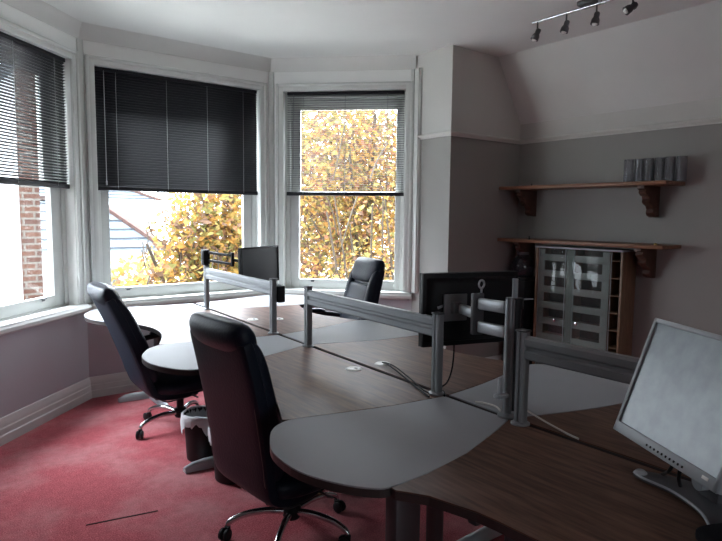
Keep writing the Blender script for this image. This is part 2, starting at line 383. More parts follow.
def blind(name, M, a, c, zb, tilt, label, cords, wand):
    root = thing(name, label, 'blind', group=None); root.matrix_world = M
    w = c-a; x = (a+c)/2; y = .035
    MB().box((w, .030, .028), (x, y, HEAD-.018), bev=.003).build('headrail', BLIND, root)
    MB().box((w+.012, .030, .034), (x, y, zb+.012), bev=.006).build('bottom_rail', BLIND, root)
    b = bmesh.new(); z = zb+.036; N = 5; sw = .0252
    while z < HEAD-.034:
        rows = []
        for k in range(N):
            u = (k/(N-1)-.5); camb = .0022*(1-(2*u)**2)
            dy = u*sw*math.cos(tilt)-camb*math.sin(tilt); dz = u*sw*math.sin(tilt)+camb*math.cos(tilt)
            rows.append((b.verts.new((a, y+dy, z+dz)), b.verts.new((c, y+dy, z+dz))))
        for k in range(N-1): b.faces.new((rows[k][0], rows[k][1], rows[k+1][1], rows[k+1][0]))
        z += .0205
    m = MB(); m.bm.free(); m.bm = b
    o = m.build('slats', BLIND, root)
    md = o.modifiers.new('thick', 'SOLIDIFY'); md.thickness = .0006
    for f in cords:
        xx = a+w*f
        MB().tube([(xx, y-.0155, HEAD-.03), (xx, y-.0155, zb+.01)], .0016, 6, 0).tube([(xx, y+.0155, HEAD-.03), (xx, y+.0155, zb+.01)], .0012, 6, 0).build('ladder_cord', CORD, root)
    for f, zz in wand:
        xx = a+w*f
        MB().tube([(xx, y-.022, HEAD-.03), (xx, y-.024, zz)], .003, 8, 0).lathe([(.003, 0), (.006, .006), (.006, .03), (.003, .04)], (xx, y-.024, zz-.03), 10).build('tilt_wand', CORD, root)
    return root
blind('venetian_blind', MA, .135, 1.225, 1.635, -math.radians(24), 'charcoal venetian blind with half open slats over the left bay window', (.12, .5, .88), ())
blind('venetian_blind', MX, .115, 1.497, 1.635, math.radians(68), 'wide charcoal venetian blind with closed slats over the middle window', (.11, .40, .655, .90), ((.045, 1.70),))
blind('venetian_blind', MB_, .15, 1.226, 1.637, math.radians(3), 'charcoal venetian blind with flat see-through slats on the right bay window', (.14, .5, .86), ((.06, 1.9),))

# ------------------------------------------------------------------ desks
SX = 1.745; GAP = .014; DZ = .72; TH = .028
SK = .044                                            # the two farther desk pairs stand very slightly askew to the nearest pair
def skew(x, y): return x+SK*max(0, y-1.45)
LEAF_TOP = [(0, .185), (.245, .215), (.465, .265), (.60, .300), (.68, .312)]       # distance from spine, half width at the far (+y) edge
LEAF_BOT = [(0, -.150), (.13, -.200), (.36, -.272), (.56, -.306), (.68, -.312)]
def leaf_pts(sx=1.0, sy=1.0):
    tip = [(.755, .272), (.81, .19), (.85, .09), (.857, -.04), (.835, -.14), (.793, -.23), (.745, -.29)]
    P = [(d*sx, h*sy) for d, h in LEAF_TOP+tip+[(.70, -.311)]+LEAF_BOT[::-1][1:]]
    return P
YC = (4.49, 2.985, 1.50)
def edge_y(d, top, sx=1.0, sy=1.0):
    L = LEAF_TOP if top else LEAF_BOT
    for (a, b), (c, e) in zip(L, L[1:]):
        if a*sx <= d <= c*sx: return sy*(b+(e-b)*(d-a*sx)/((c-a)*sx))
    return sy*L[-1][1]

def desk(label, side, ya, yb, recess, la=(1, 1), lb=(1, 1), nearcut=False):
    """side -1: left of the spine; ya/yb: centres of the leaves at the near and far ends; recess: [(y, distance)] along the front"""
    t = thing('office_desk', label, 'desk', (SX+side*.4, (ya+yb)/2, 0))
    ox, oy = SX+side*.4, (ya+yb)/2
    pts = []
    ds = [0, .12, .245, .36, .465, .56, .62, .665]+([.705] if nearcut else [])
    g = .003
    for d in ds: pts.append((side*(GAP+d), ya+edge_y(d, True, *la)+g if not nearcut else ya))
    for y, d in recess: pts.append((side*(GAP+d), y))
    for d in ds[::-1]: pts.append((side*(GAP+d), yb+edge_y(d, False, *lb)-g))
    pts = [(skew(SX+x, y)-ox, y-oy) for x, y in pts]
    b = MB(); b.prism(pts, DZ-.004, DZ, bev=.0015)
    top = b.build('desktop', WALNUT, t, smooth=False)
    MB().prism(pts, DZ-TH, DZ-.0042).build('edge_band', EDGE, top, smooth=False)
    return t, ox, oy

def leg_pair(t, ox, oy, side, ys, col=.24, fl=(1, 1)):
    for y, k in zip(ys, fl):
        sx = skew(SX, y)-ox
        L = MB(); L.box((.10, .055, .60), (sx+side*col, y-oy, .39), bev=.012); L.box((.42, .04, .03), (sx+side*.27, y-oy, .675), bev=.004)
        lg = L.build('leg', ALUD, t)
        f = MB(); xs = [(.04, .030), (.15, .040), (.50, .055), (.57, .050), (.62, .03)]
        rings = []
        for d, h in xs:
            w = .034 if d < .56 else .022
            rings.append([(sx+side*d*k, y-oy+w*math.cos(a), max(.004, .004+h*math.sin(a))) for a in [PI*k/8 for k in range(9)]])
        f.loft(rings); f.build('foot', SILV, lg)

def recess_std(ya, yb, dmax=.575, dend=.69):
    yc = (ya+yb)/2; h = (yb-ya)/2-.33
    return [(yc-h+2*h*k/14, dend-(dend-dmax)*math.cos(PI/2*(2*k/14-1))**1.0) for k in range(0, 15)]
near_rec = [(0.10, .70), (0.25, .66), (.45, .625), (.62, .609), (.786, .606), (.90, .612), (.953, .618), (1.035, .641), (1.087, .655), (1.13, .682), (1.165, .706)]
# left row: far, middle, near
FLs, FRs = (1.0, 1.08), (1.15, 1.08)
d1, ox, oy = desk('walnut desk top at the far left by the bay windows', -1, YC[1], YC[0], recess_std(YC[1], YC[0]), lb=FLs); leg_pair(d1, ox, oy, -1, (3.165, 4.68), fl=(1, 1))
d2, ox2, oy2 = desk('middle left walnut desk behind the large black chair', -1, YC[2], YC[1], recess_std(YC[2], YC[1])); leg_pair(d2, ox2, oy2, -1, (1.70, 2.78), fl=(.7, .55))
d3, ox3, oy3 = desk('nearest walnut desk carrying the silver framed monitor', -1, .0, YC[2], near_rec, nearcut=True); leg_pair(d3, ox3, oy3, -1, (.22, 1.25), .615)
d4, ox4, oy4 = desk('far right walnut desk in front of the right bay window', 1, YC[1], YC[0], recess_std(YC[1], YC[0]), lb=FRs); leg_pair(d4, ox4, oy4, 1, (3.175, 4.28))
d5, ox5, oy5 = desk('middle right walnut desk under the big black monitor', 1, YC[2], YC[1], recess_std(YC[2], YC[1])); leg_pair(d5, ox5, oy5, 1, (1.70, 2.78))
d6, ox6, oy6 = desk('near right walnut desk across the gap from the silver monitor', 1, .0, YC[2], recess_std(0, YC[2])); leg_pair(d6, ox6, oy6, 1, (.22, 1.29))
def grommet(t, ox, oy, x, y, blackhole=True):
    x = skew(x, y)
    b = MB(); b.lathe([(.020, 0), (.020, .002), (.024, .005), (.034, .005), (.040, .001), (.040, 0)], (x-ox, y-oy, DZ), 28, caps=False)
    g = b.build('cable_grommet', WHITEP, t)
    MB().lathe([(.0005, .0), (.021, .0), (.021, .0035), (.0005, .0035)], (x-ox, y-oy, DZ), 20).build('grommet_cap', WHITEP, g)
    MB().prism([(x-ox+.003, y-oy-.02), (x-ox+.016, y-oy-.012), (x-ox+.016, y-oy+.008), (x-ox+.003, y-oy+.004)], DZ+.0035, DZ+.0045).build('grommet_slot', BLACKP, g)
grommet(d2, ox2, oy2, 1.66, 2.245); grommet(d5, ox5, oy5, 1.838, 2.243); grommet(d1, ox, oy, 1.66, 3.735); 
grommet(d4, ox4, oy4, 1.826, 3.735); grommet(d4, ox4, oy4, 1.985, 3.655); grommet(d3, ox3, oy3, 1.66, .35); grommet(d6, ox6, oy6, 1.89, .75)

def leaf(label, side, yc, sx=1.0, sy=1.0, foot='y', cap=None):
    t = thing('link_table', label, 'table', (SX+side*.45, yc, 0))
    P = []
    for d, h in curve2(leaf_pts(sx, sy)+[], 3):
        y = h if cap is None else min(h, cap-yc)
        P.append((skew(SX+side*(GAP+d), yc+y)-SX-side*.45, y))
    b = MB(); b.prism(P, DZ-.005, DZ+.0005, bev=.002); top = b.build('table_top', GREYTOP, t, smooth=False)
    MB().prism(P, DZ-TH, DZ-.0052).build('edge_band', EDGE, top, smooth=False)
    L = MB(); L.lathe([(.0005, .03), (.032, .03), (.032, .691), (.0005, .691)], (-side*.22, 0, 0), 20); L.lathe([(.0005, .683), (.09, .683), (.09, .6915), (.0005, .6915)], (-side*.22, 0, 0), 20)
    lg = L.build('leg', ALUD, t)
    f = MB()
    fx = -side*.22
    rings = []
    for s_, h in ((-.16, .012), (-.13, .03), (0, .04), (.13, .03), (.16, .012)):
        rings.append([((fx+s_) if foot == 'x' else fx+.03*math.cos(a), (.03*math.cos(a)) if foot == 'x' else s_, .003+h*math.sin(a)) for a in [PI*k/8 for k in range(9)]])
    f.loft(rings).build('foot', SILV, lg)
    return t
leaf('rounded grey link table at the far left under the front window', -1, YC[0], *FLs, cap=4.872)
leaf('rounded grey link table with the reclined chair at its tip, middle of the left row', -1, YC[1])
leaf('nearest rounded grey link table beside the large chair', -1, YC[2])
leaf('rounded grey link table at the far right corner of the bay', 1, YC[0], *FRs, cap=4.872)
leaf('grey link table behind the middle rail, right of the desk gap', 1, YC[1])
leaf('grey link table below the pale cabinet, right of the near rail', 1, YC[2], foot='y')

# ------------------------------------------------------------------ tool rails along the spine
def rail(label, ya, yb, box=False):
    oy = (ya+yb)/2; t = thing('desk_rail', label, 'desk rail', (skew(SX, oy)-.02, oy-.008, DZ), -math.atan(SK) if oy > 1.45 else 0)
    for y in (ya, yb):
        b = MB()
        prof = [(-.017, -.016), (-.010, -.021), (.010, -.021), (.017, -.016), (.017, -.004), (.013, -.002), (.013, .002), (.017, .004), (.017, .016), (.010, .021), (-.010, .021), (-.017, .016), (-.017, .004), (-.013, .002), (-.013, -.002), (-.017, -.004)]
        b.prism([(x, y-oy+v) for x, v in prof], .004, .335)
        p = b.build('post', ALU, t, angle=30)
        MB().box((.037, .045, .008), (0, y-oy, .339), bev=.003).build('end_cap', ALUD, p)
        MB().lathe([(.0005, 0), (.034, 0), (.034, .005), (.026, .010), (.0005, .010)], (0, y-oy, .0006), 24).build('base_flange', ALU, p)
    y0, y1 = ya-oy+.019, yb-oy-.019
    b = MB()
    sec = [(-.011, .240), (.011, .240), (.016, .246), (.016, .268), (.009, .274), (.009, .284), (.016, .290), (.016, .312), (.010, .322), (-.010, .322), (-.016, .312), (-.016, .290), (-.009, .284), (-.009, .274), (-.016, .268), (-.016, .246)]
    b.loft([[(x, y0, z) for x, z in sec], [(x, y1, z) for x, z in sec]])
    b.build('beam', ALU, t, angle=25)
    if box: MB().box((.05, .09, .105), (.048, ya-oy+.02, .245), bev=.008).build('cable_box', BLACKP, t)
    return t
rail('aluminium desk rail at the far end before the front window', 3.23, 4.36, True)
rail('aluminium desk rail along the gap between the two middle desks', 1.735, 2.80)
rail('near aluminium desk rail running behind the silver monitor', 0.23, 1.30)

# ------------------------------------------------------------------ monitor arms
def seg2(b, p0, p1, sep, w=.02, h=.032):
    for s_ in (0, -sep): b.between((p0[0], p0[1], p0[2]+s_), (p1[0], p1[1], p1[2]+s_), w, h, .008)
# the big one, on a tall pole
PX, PY = 1.748, 1.372
t = thing('monitor_mount', 'silver twin bar monitor arm on a tall pole holding the black monitor', 'monitor arm', (PX, PY, DZ))
b = MB(); b.lathe([(.0005, .004), (.014, .004), (.014, .445), (.0005, .445)], (0, 0, 0), 20); b.box((.010, .04, .43), (0, 0, .225), bev=.004)
pole = b.build('pole', ALU, t)
MB().lathe([(.0005, 0), (.034, 0), (.034, .008), (.02, .014), (.0005, .014)], (0, 0, .0006), 24).build('base_flange', ALU, pole)
MB().box((.05, .034, .014), (-.034, 0, .085), bev=.003).box((.012, .016, .06), (-.03, .01, .12), bev=.003).build('cable_clip', SILV, pole)
Hx, Hy = 1.800-PX, 1.565-PY
b = MB(); seg2(b, (.005, .02, .405), (Hx, Hy, .395), .092, .022, .045); b.build('parallel_bars', SILV, t)
MB().box((.05, .022, .165), (Hx+.004, Hy+.012, .352), rot=(0, 0, -.3), bev=.004).build('hinge_plate', DGREYP, t)
b = MB(); b.between((Hx+.0, Hy+.022, .352), (1.850-PX, 1.705-PY, .352), .03, .04, .008); b.build('tilt_link', WHITEP if False else SILV, t)
A2 = math.radians(107); dm2 = Vector((math.sin(A2), math.cos(A2), 0)); nm2 = Vector((-dm2.y, dm2.x, 0))   # nm2 points away from the camera
if nm2.y < 0: nm2 = -nm2
C2 = Vector((1.972, 1.778, 1.056))
Rz2 = math.atan2(dm2.y, dm2.x)
pc = C2+dm2*(-.105)-nm2*.071; pc.z = DZ+.352
MB().box((.112, .010, .115), (pc.x-PX, pc.y-PY, .352), rot=(0, 0, Rz2), bev=.003).box((.05, .03, .05), (pc.x-PX, pc.y-PY-.012, .352), rot=(0, 0, Rz2), bev=.006).build('mounting_plate', mat('mid_grey_steel', (.13, .135, .14), .5), t)
b = MB(); ring = [(.016*math.cos(a), 0, .016*math.sin(a)) for a in [2*PI*k/14 for k in range(15)]]
b.tube([(Hx+.035+x, Hy+.02, .468+z) for x, _, z in ring], .004, 8, 1); b.tube([(Hx+.035, Hy+.02, .452), (Hx+.035, Hy+.02, .43)], .004, 8, 0)
b.build('cable_ring', SILV, t)
# black monitor seen from behind
def monitor(label, C, rz, w, h, tilt, bezel, m, screen, depth=.03, name='computer_monitor'):
    """local: x width, -y towards the viewer of the screen, z up"""
    t = thing(name, label, 'monitor', C, rz)
    R = Matrix.Rotation(tilt, 4, 'X')
    b = MB(); b.box((w, depth, h), (0, depth/2, 0), bev=.006, M=R)
    body = b.build('housing', m, t)
    b = MB(); b.loft([[(x*w*.47*k, depth-.002+d, z*h*.44*k+o*.0) for x, z in ((-1, -1), (1, -1), (1, 1), (-1, 1))] for k, d, o in ((1, 0, 0), (.92, .022, 0), (.8, .03, 0))], M=R)
    b.build('back_cover', m, t)
    b = MB(); bl = .003
    for x0, x1, z0, z1 in ((-w/2, w/2, -h/2, -h/2+bezel[1]), (-w/2, w/2, h/2-bezel[0], h/2), (-w/2, -w/2+bezel[0], -h/2, h/2), (w/2-bezel[0], w/2, -h/2, h/2)):
        b.box((x1-x0, .008, z1-z0), ((x0+x1)/2, -.003, (z0+z1)/2), bev=.0025, M=R)
    b.build('bezel', m, t)
    MB().box((w-2*bezel[0]+.004, .002, h-bezel[0]-bezel[1]+.004), (0, -.0006, (bezel[1]-bezel[0])/2), M=R).build('screen', screen, t)
    return t, R
m2, R2 = monitor('large black monitor seen from behind on the silver arm', C2, Rz2+PI, .475, .318, 0, (.016, .022), BLACKM, SCREEND)
# back details sit on the camera side (local +y after the half turn)
MB().box((.035, .004, .012), (.165, .0565, .02), rot=(0, 0.3, 0), bev=.001).build('sticker', GREYP, m2)
MB().box((.03, .004, .012), (.115, .0565, .015), bev=.001).box((.012, .004, .03), (.118, .0565, -.02), bev=.001).build('socket_cover', DGREYP, m2)
MB().box((.006, .003, .10), (.215, .031, .03), bev=.001).build('edge_trim', GREYP, m2)
# small far monitor with its dark arm
A1 = math.radians(63.6); Rz1 = math.atan2(math.cos(A1), math.sin(A1))
L1 = Vector((1.915, 3.885, 0)); C1 = L1+Vector((math.sin(A1), math.cos(A1), 0))*.238; C1.z = 1.077
m1, R1 = monitor('small dark monitor on a black arm near the front window', C1, Rz1, .470, .275, -.03, (.012, .016), BLACKM, SCREEND)
MB().box((.035, .002, .006), (.10, -.008, -.128)).build('badge', SILVP, m1)
t = thing('monitor_mount', 'black twin bar monitor arm clamped on the far rail post', 'monitor arm', (1.853, 4.355, 1.0635))
MB().box((.055, .055, .11), (-.005, 0, .062), bev=.008).lathe([(.0005, 0), (.03, 0), (.03, .014), (.0005, .014)], (-.005, 0, .001), 18).build('clamp', BLACKP, t)
b = MB(); seg2(b, (0, 0, .098), (.10, -.235, .082), .062, .016, .02); b.build('parallel_bars', BLACKP, t)
MB().box((.022, .022, .105), (.105, -.241, .052), bev=.004).build('hinge_plate', BLACKP, t)
b = MB(); b.between((.11, -.245, .05), (C1.x-1.853-.02, C1.y-4.355+.036, .018), .018, .022, .004)
b.build('tilt_link', BLACKP, t)
# silver monitor on its own stand
A3 = math.radians(29.5); d3v = Vector((math.sin(A3), math.cos(A3), 0)); Rz3 = math.atan2(-d3v.y, -d3v.x)   # local +x runs from the far edge to the near edge
BL = Vector((1.6195, .8815, .846)); W3, H3 = .412, .345; T3 = math.radians(19.3)
up3 = Vector((math.cos(A3)*math.sin(T3), -math.sin(A3)*math.sin(T3), math.cos(T3)))
C3 = BL-d3v*W3/2+up3*H3/2
m3, R3 = monitor('silver framed monitor with a dusty blank screen on the nearest desk', C3, Rz3, W3, H3, -T3, (.013, .030), SILVP, SCREEN, depth=.022)
b = MB()
for k in range(10): b.box((.005, .003, .006), (-.05+.0155*k, -.0075, -H3/2+.012), bev=.001, M=R3)
b.build('control_buttons', BLACKP, m3)
MB().box((.02, .003, .008), (.165, -.0075, -H3/2+.018), bev=.001, M=R3).build('power_button', WHITEP, m3)
zb = DZ+.001-C3.z
# stand: neck behind the panel, two-armed foot
b = MB(); b.box((.07, .03, .22), (.01, .105, zb+.115), rot=(-.12, 0, 0), bev=.008); b.box((.09, .07, .09), (.01, .065, zb+.225), bev=.012)
b.build('stand_neck', DGREYP, m3)
b = MB()
base = curve2([(-.165, -.018), (-.12, -.012), (-.05, .015), (.02, .02), (.08, .012), (.14, -.015), (.18, -.02), (.185, .01), (.13, .075), (.06, .12), (0, .13), (-.07, .12), (-.14, .06), (-.172, .01), (-.165, -.018)], 4)[:-1]
b.prism(base, zb, zb+.012, bev=.003); b.build('stand_base', DGREYP, m3)
b = MB(); b.tube([(-.168, -.014, zb+.009), (-.12, -.014, zb+.012), (-.05, .012, zb+.012), (.02, .017, zb+.012), (.08, .009, zb+.012), (.14, -.017, zb+.012)], .0035, 8, 4)
b.lathe([(.0005, 0), (.016, 0), (.018, .006), (.012, .012), (.0005, .012)], (-.155, -.002, zb+.008), 16)
b.build('stand_trim', SILVP, m3)
MB().lathe([(.0005, -.012), (.02, -.012), (.02, .012), (.0005, .012)], (.045, .03, zb+.075), 18, M=Matrix.Rotation(PI/2, 4, 'X')).build('stand_knob', GREYP, m3)
b = MB(); b.tube([(-.06, .04, zb+.10), (-.075, .03, zb+.055), (-.11, .045, zb+.03), (-.15, .06, zb+.006)], .005, 8, 5)
b.tube([(-.02, .02, zb+.09), (-.025, .02, zb+.055), (-.03, .03, zb+.03)], .005, 8, 4); b.build('monitor_lead', BLACKP, m3)
# dark post behind the pole
t = thing('arm_post', 'short dark post with a grey top just behind the tall silver pole', 'post', (1.835, 1.42, DZ))
MB().lathe([(.0005, .001), (.032, .001), (.032, .012), (.026, .02), (.026, .40), (.0005, .40)], n=20).build('column', BLACKP, t)
MB().lathe([(.0005, .392), (.034, .392), (.034, .432), (.0005, .432)], n=20).build('collar', BLACKP, t)
MB().lathe([(.0005, .43), (.011, .43), (.011, .505), (.0005, .505)], n=16).build('inner_tube', GREYP, t)
MB().between((.03, -.01, .425), (.075, -.03, .425), .006, .006, .002).build('lever', GREYP, t)

# ------------------------------------------------------------------ chairs
def rrect(w, t, n=20, e=3.2):
    out = []
    for k in range(n):
        a = 2*PI*k/n; c, s_ = math.cos(a), math.sin(a)
        out.append((abs(c)**(2/e)*(1 if c >= 0 else -1)*w/2, abs(s_)**(2/e)*(1 if s_ >= 0 else -1)*t/2))
    return out
def slab(b, path, e=3.2, n=24):
    """path: (x, z, width, thickness) in the chair's side plane; cross-sections square to the path"""
    P = catmull([Vector((x, z, 0)) for x, z, _, _ in path], 5); WT = catmull([Vector((w, t, 0)) for _, _, w, t in path], 5)
    rings = []
    for i, (p, q) in enumerate(zip(P, WT)):
        d = (P[min(i+1, len(P)-1)]-P[max(i-1, 0)]).normalized(); nx, nz = d.y, -d.x      # normal in the side plane
        rings.append([(p.x+nx*v, u, p.y+nz*v) for u, v in rrect(max(q.x, .004), max(q.y, .004), n, e)])
    b.loft(rings)
def chair(label, loc, rz, rec, star, zs=0.0):
    """faces local +x; rec: recline of the back; star: rotation of the base"""
    t = thing('executive_chair', label, 'chair', (loc[0], loc[1], 0), rz, 'black leather office chairs')
    # base
    hub = MB(); hub.lathe([(.0005, .075), (.034, .075), (.042, .09), (.042, .125), (.03, .14), (.0005, .14)], n=20)
    hub = hub.build('base_hub', BLACKP, t)
    for k in range(5):
        a = star-rz+2*PI*k/5; c, s_ = math.cos(a), math.sin(a)
        b = MB(); b.tube([(c*r, s_*r, z) for r, z in ((.03, .108), (.12, .118), (.21, .108), (.270, .085), (.288, .066))], lambda u: .0165-.004*u, 10, 4)
        lg = b.build('base_leg', CHROME, t)
        cs = MB()
        px, py = c*.288, s_*.288; ca = a+.9+k*1.3
        for q in (-1, 1):
            M = Matrix.Translation((px+math.cos(ca)*.018-math.sin(ca)*.013*q, py+math.sin(ca)*.018+math.cos(ca)*.013*q, .0275)) @ Matrix.Rotation(ca, 4, 'Z') @ Matrix.Rotation(PI/2, 4, 'X')
            cs.lathe([(.0005, -.009), (.022, -.009), (.027, -.005), (.027, .005), (.022, .009), (.0005, .009)], n=18, M=M)
        cs.lathe([(.0005, .03), (.012, .03), (.014, .058), (.0005, .06)], (px, py, 0), 12)
        cs.build('caster', BLACKP, lg)
    b = MB(); b.lathe([(.0005, .13), (.024, .13), (.024, .26), (.018, .262), (.018, .345+zs), (.0005, .345+zs)], n=18); b.build('gas_lift', BLACKP, t)
    b = MB(); b.box((.22, .14, .04), (-.02, 0, .352+zs), bev=.012); b.tube([(.0, -.05, .35+zs), (.02, -.22, .345+zs), (.02, -.27, .35+zs)], .006, 8, 3); b.build('tilt_mechanism', ALUD, t)
    # seat
    b = MB(); z0 = .425+zs
    slab(b, [(-.235, z0, .30, .05), (-.22, z0, .44, .10), (-.12, z0-.004, .50, .125), (.05, z0, .51, .13), (.17, z0+.006, .50, .125), (.25, z0-.004, .46, .10), (.275, z0-.02, .34, .05)])
    b.build('seat', LEATHER, t)
    # back shell: sweeps from below the seat up to the head roll
    cr, sr = math.cos(rec), math.sin(rec)
    def bp(s_, off=0.0): return (-.235-s_*sr+off*cr, z0-.02+s_*cr+off*sr)       # s_ along the back, off towards the sitter
    top = .635
    b = MB()
    path = [(.10, z0-.062, .34, .03), (-.06, z0-.070, .40, .045), (-.17, z0-.060, .43, .055), (-.232, z0-.030, .445, .060)]
    for s_, w, th, o in ((.05, .455, .062, -.008), (.15, .465, .066, 0), (.32, .475, .070, .010), (.47, .475, .070, .008), (.62, .465, .066, 0), (.66, .455, .06, -.004)):
        x, z = bp(s_, o); path.append((x, z, w, th))
    slab(b, path, 5.0); b.build('back_shell', LEATHER, t)
    # front cushion
    b = MB(); path = []
    for s_, w, th, o in ((.06, .30, .03, .035), (.09, .40, .07, .038), (.2, .43, .085, .050), (.35, .435, .085, .046), (.49, .42, .07, .044), (.522, .36, .035, .04)):
        x, z = bp(s_, o); path.append((x, z, w, th))
    slab(b, path, 3.0); b.build('back_cushion', LEATHER, t)
    for q in (-1, 1):
        b = MB(); path = []
        for s_, w, th, o in ((.06, .03, .03, .03), (.11, .07, .07, .036), (.3, .078, .085, .044), (.46, .075, .08, .042), (.57, .07, .072, .034), (.635, .06, .05, .024), (.65, .02, .02, .02)):
            x, z = bp(s_, o); path.append((x, z, w, th))
        slab(b, path, 2.6, 14)
        bmesh.ops.translate(b.bm, vec=(0, q*.196, 0), verts=b.bm.verts); b.build('side_bolster', LEATHER, t)
    # head roll wraps over the top
    b = MB(); path = []
    for s_, w, th, o in ((.55, .30, .03, .056), (.57, .36, .075, .048), (.615, .41, .105, .028), (.66, .445, .122, .012), (.70, .44, .108, .004), (.726, .40, .065, 0), (.734, .30, .03, 0)):
        x, z = bp(s_, o); path.append((x, z, w, th))
    slab(b, path, 3.0); b.build('head_roll', LEATHER, t)
    # piping round the lower edge of the shell
    for q in (-1, 1):
        pts = [(.06, q*.172, z0-.080), (-.08, q*.198, z0-.090), (-.18, q*.200, z0-.084)]
        for s_ in (.05, .15, .3, .45, .53):
            x, z = bp(s_, -.027+.03*s_); pts.append((x, q*.214, z))
        MB().tube(pts, .0045, 6, 4).build('piping', LEATHER2, t)
    # arms
    for q in (-1, 1):
        b = MB(); xb, zb_ = bp(.24, .02)
        pts = [(.14, q*.262, z0-.035), (.20, q*.285, z0+.02), (.215, q*.295, z0+.12), (.17, q*.298, z0+.225), (.06, q*.298, z0+.245), (-.08, q*.296, z0+.24), (xb-.0, q*.240, zb_)]
        b.tube(pts, lambda u: .019, 12, 5); am = b.build('armrest', BLACKP, t)
        b = MB(); slab(b, [(.19, z0+.245, .03, .02), (.17, z0+.253, .052, .034), (.05, z0+.265, .06, .038), (-.06, z0+.262, .055, .036), (-.10, z0+.256, .03, .02)], 3, 14)
        bmesh.ops.translate(b.bm, vec=(0, q*.298, 0), verts=b.bm.verts); b.build('arm_pad', LEATHER, am)
    return t
chair('large black leather chair nearest the camera, seen from behind', (1.358, 2.26), math.radians(4), math.radians(10.5), math.radians(153), -.085)
chair('reclined black leather chair in front of the left bay wall', (1.455, 3.89), math.radians(-1), math.radians(22), math.radians(189), -.075)
chair('black leather chair facing us before the right bay window', (2.525, 3.70), math.radians(166), math.radians(11), math.radians(20), 0)

# ------------------------------------------------------------------ bins
def bin_(label, x, y, h, r0, r1):
    t = thing('waste_bin', label, 'bin', (x, y, 0), 0, 'bins under the middle desks')
    b = MB(); b.lathe([(.0005, .002), (r0, .002), (r0+.003, .01), (r1, h), (r1+.006, h+.004), (r1+.004, h+.008), (r1-.004, h), (r0-.004, .012), (.0005, .012)], n=28); b.build('bin_body', BLACKP, t)
    b = MB(); rings = []; n = 56; rr = random.Random(int(x*100)); ph = [rr.uniform(0, 6.3) for _ in range(4)]
    for r, z, am, dz in ((r1-.03, h-.10, .002, 0), (r1-.008, h-.02, .003, 0), (r1+.002, h+.014, .003, .004), (r1+.012, h+.006, .003, .004), (r1+.013, h-.03, .004, .012), (r1+.012, h-.065, .006, .030)):
        rings.append([((r+am*(math.sin(k*2.1+z*60)+.6*math.sin(k*3.7+ph[0])))*math.cos(2*PI*k/n), (r+am*(math.sin(k*2.1+z*60)+.6*math.sin(k*3.7+ph[0])))*math.sin(2*PI*k/n), z+dz*(math.sin(k*.34+ph[1])+.5*math.sin(k*.9+ph[2])+.25*math.sin(k*2.3+ph[3]))) for k in range(n)])
    b.loft(rings, False); b.build('liner', LINER, t, angle=180)
    return t
bin_('black waste bin with white liner, beside the reclined chair', 1.375, 3.315, .27, .092, .110)
bin_('black waste bin with a white liner half hidden by the large chair', 1.40, 2.955, .29, .098, .118)

# ------------------------------------------------------------------ wall shelves, cabinet
def shelf(label, z):
    t = thing('wall_shelf', label, 'shelf', (4.594, 2.80, z))
    MB().box((.294, 1.492, .028), (-.147, -.0, -.014), bev=.004).build('shelf_board', PINE, t)
    prof = [(0, 0), (-.245, 0), (-.245, -.022), (-.215, -.032), (-.222, -.052), (-.200, -.072), (-.170, -.078), (-.160, -.10), (-.168, -.118), (-.150, -.136), (-.110, -.150), (-.092, -.175), (-.10, -.20), (-.085, -.222), (-.045, -.235), (0, -.235)]
    for y in (2.262, 3.375):
        b = MB(); M = Matrix(((1, 0, 0, 0), (0, 0, 1, y-2.80-.028), (0, 1, 0, -.0285), (0, 0, 0, 1)))
        b.prism(prof, 0, .056, M=M, bev=.003); b.build('bracket', PINED, t)
    return t
shelf('upper stained pine wall shelf with smoky tumblers at its end', 1.725)
shelf('lower stained pine wall shelf above the glazed cabinet', 1.262)
o = MB().lathe([(.0005, .0), (.008, .0), (.008, .006), (.004, .016), (.006, .024), (.0005, .028)], n=12).build('cup_hook', BLACKP, loc=(4.33, 3.22, 1.2625)); tag(o, 'tiny dark hook standing near the left end of the lower shelf', 'hook')
o = MB().lathe([(.0005, .0), (.012, .0), (.012, .008), (.005, .014), (.0005, .015)], n=14).build('small_knob', BRASS, loc=(4.33, 2.12, 1.2625)); tag(o, 'small yellow knob lying near the right end of the lower shelf', 'knob')
o = MB().lathe([(.0005, .0), (.008, .0), (.008, .006), (.004, .016), (.006, .024), (.0005, .028)], n=12).build('cup_hook', BLACKP, loc=(4.50, 3.34, 1.7255)); tag(o, 'tiny dark hook standing near the left end of the upper shelf', 'hook')
TL = ['leftmost smoky grey tumbler on the upper shelf', 'second smoky grey tumbler from the left on the upper shelf', 'third smoky grey tumbler from the left on the upper shelf', 'third smoky grey tumbler from the right on the upper shelf', 'second smoky grey tumbler from the right on the upper shelf', 'rightmost smoky grey tumbler at the shelf end']
def cup():
    n = 24; rings = []
    for r, z in ((.028, .001), (.036, .002), (.036, .178), (.0335, .178), (.0335, .006), (.001, .006)): rings.append([(r*math.cos(2*PI*k/n), r*math.sin(2*PI*k/n), z) for k in range(n)])
    b = MB(); b.loft(rings, False); return b.build('tumbler', SMOKE)
c0 = cup()
for i in range(6):
    o = c0 if i == 0 else c0.copy()
    if i: COL.objects.link(o)
    o.location = (4.475+(.008 if i % 2 else -.006), 2.425-i*.0775, 1.7255); tag(o, TL[i], 'tumbler', 'smoky tumblers on the upper shelf')
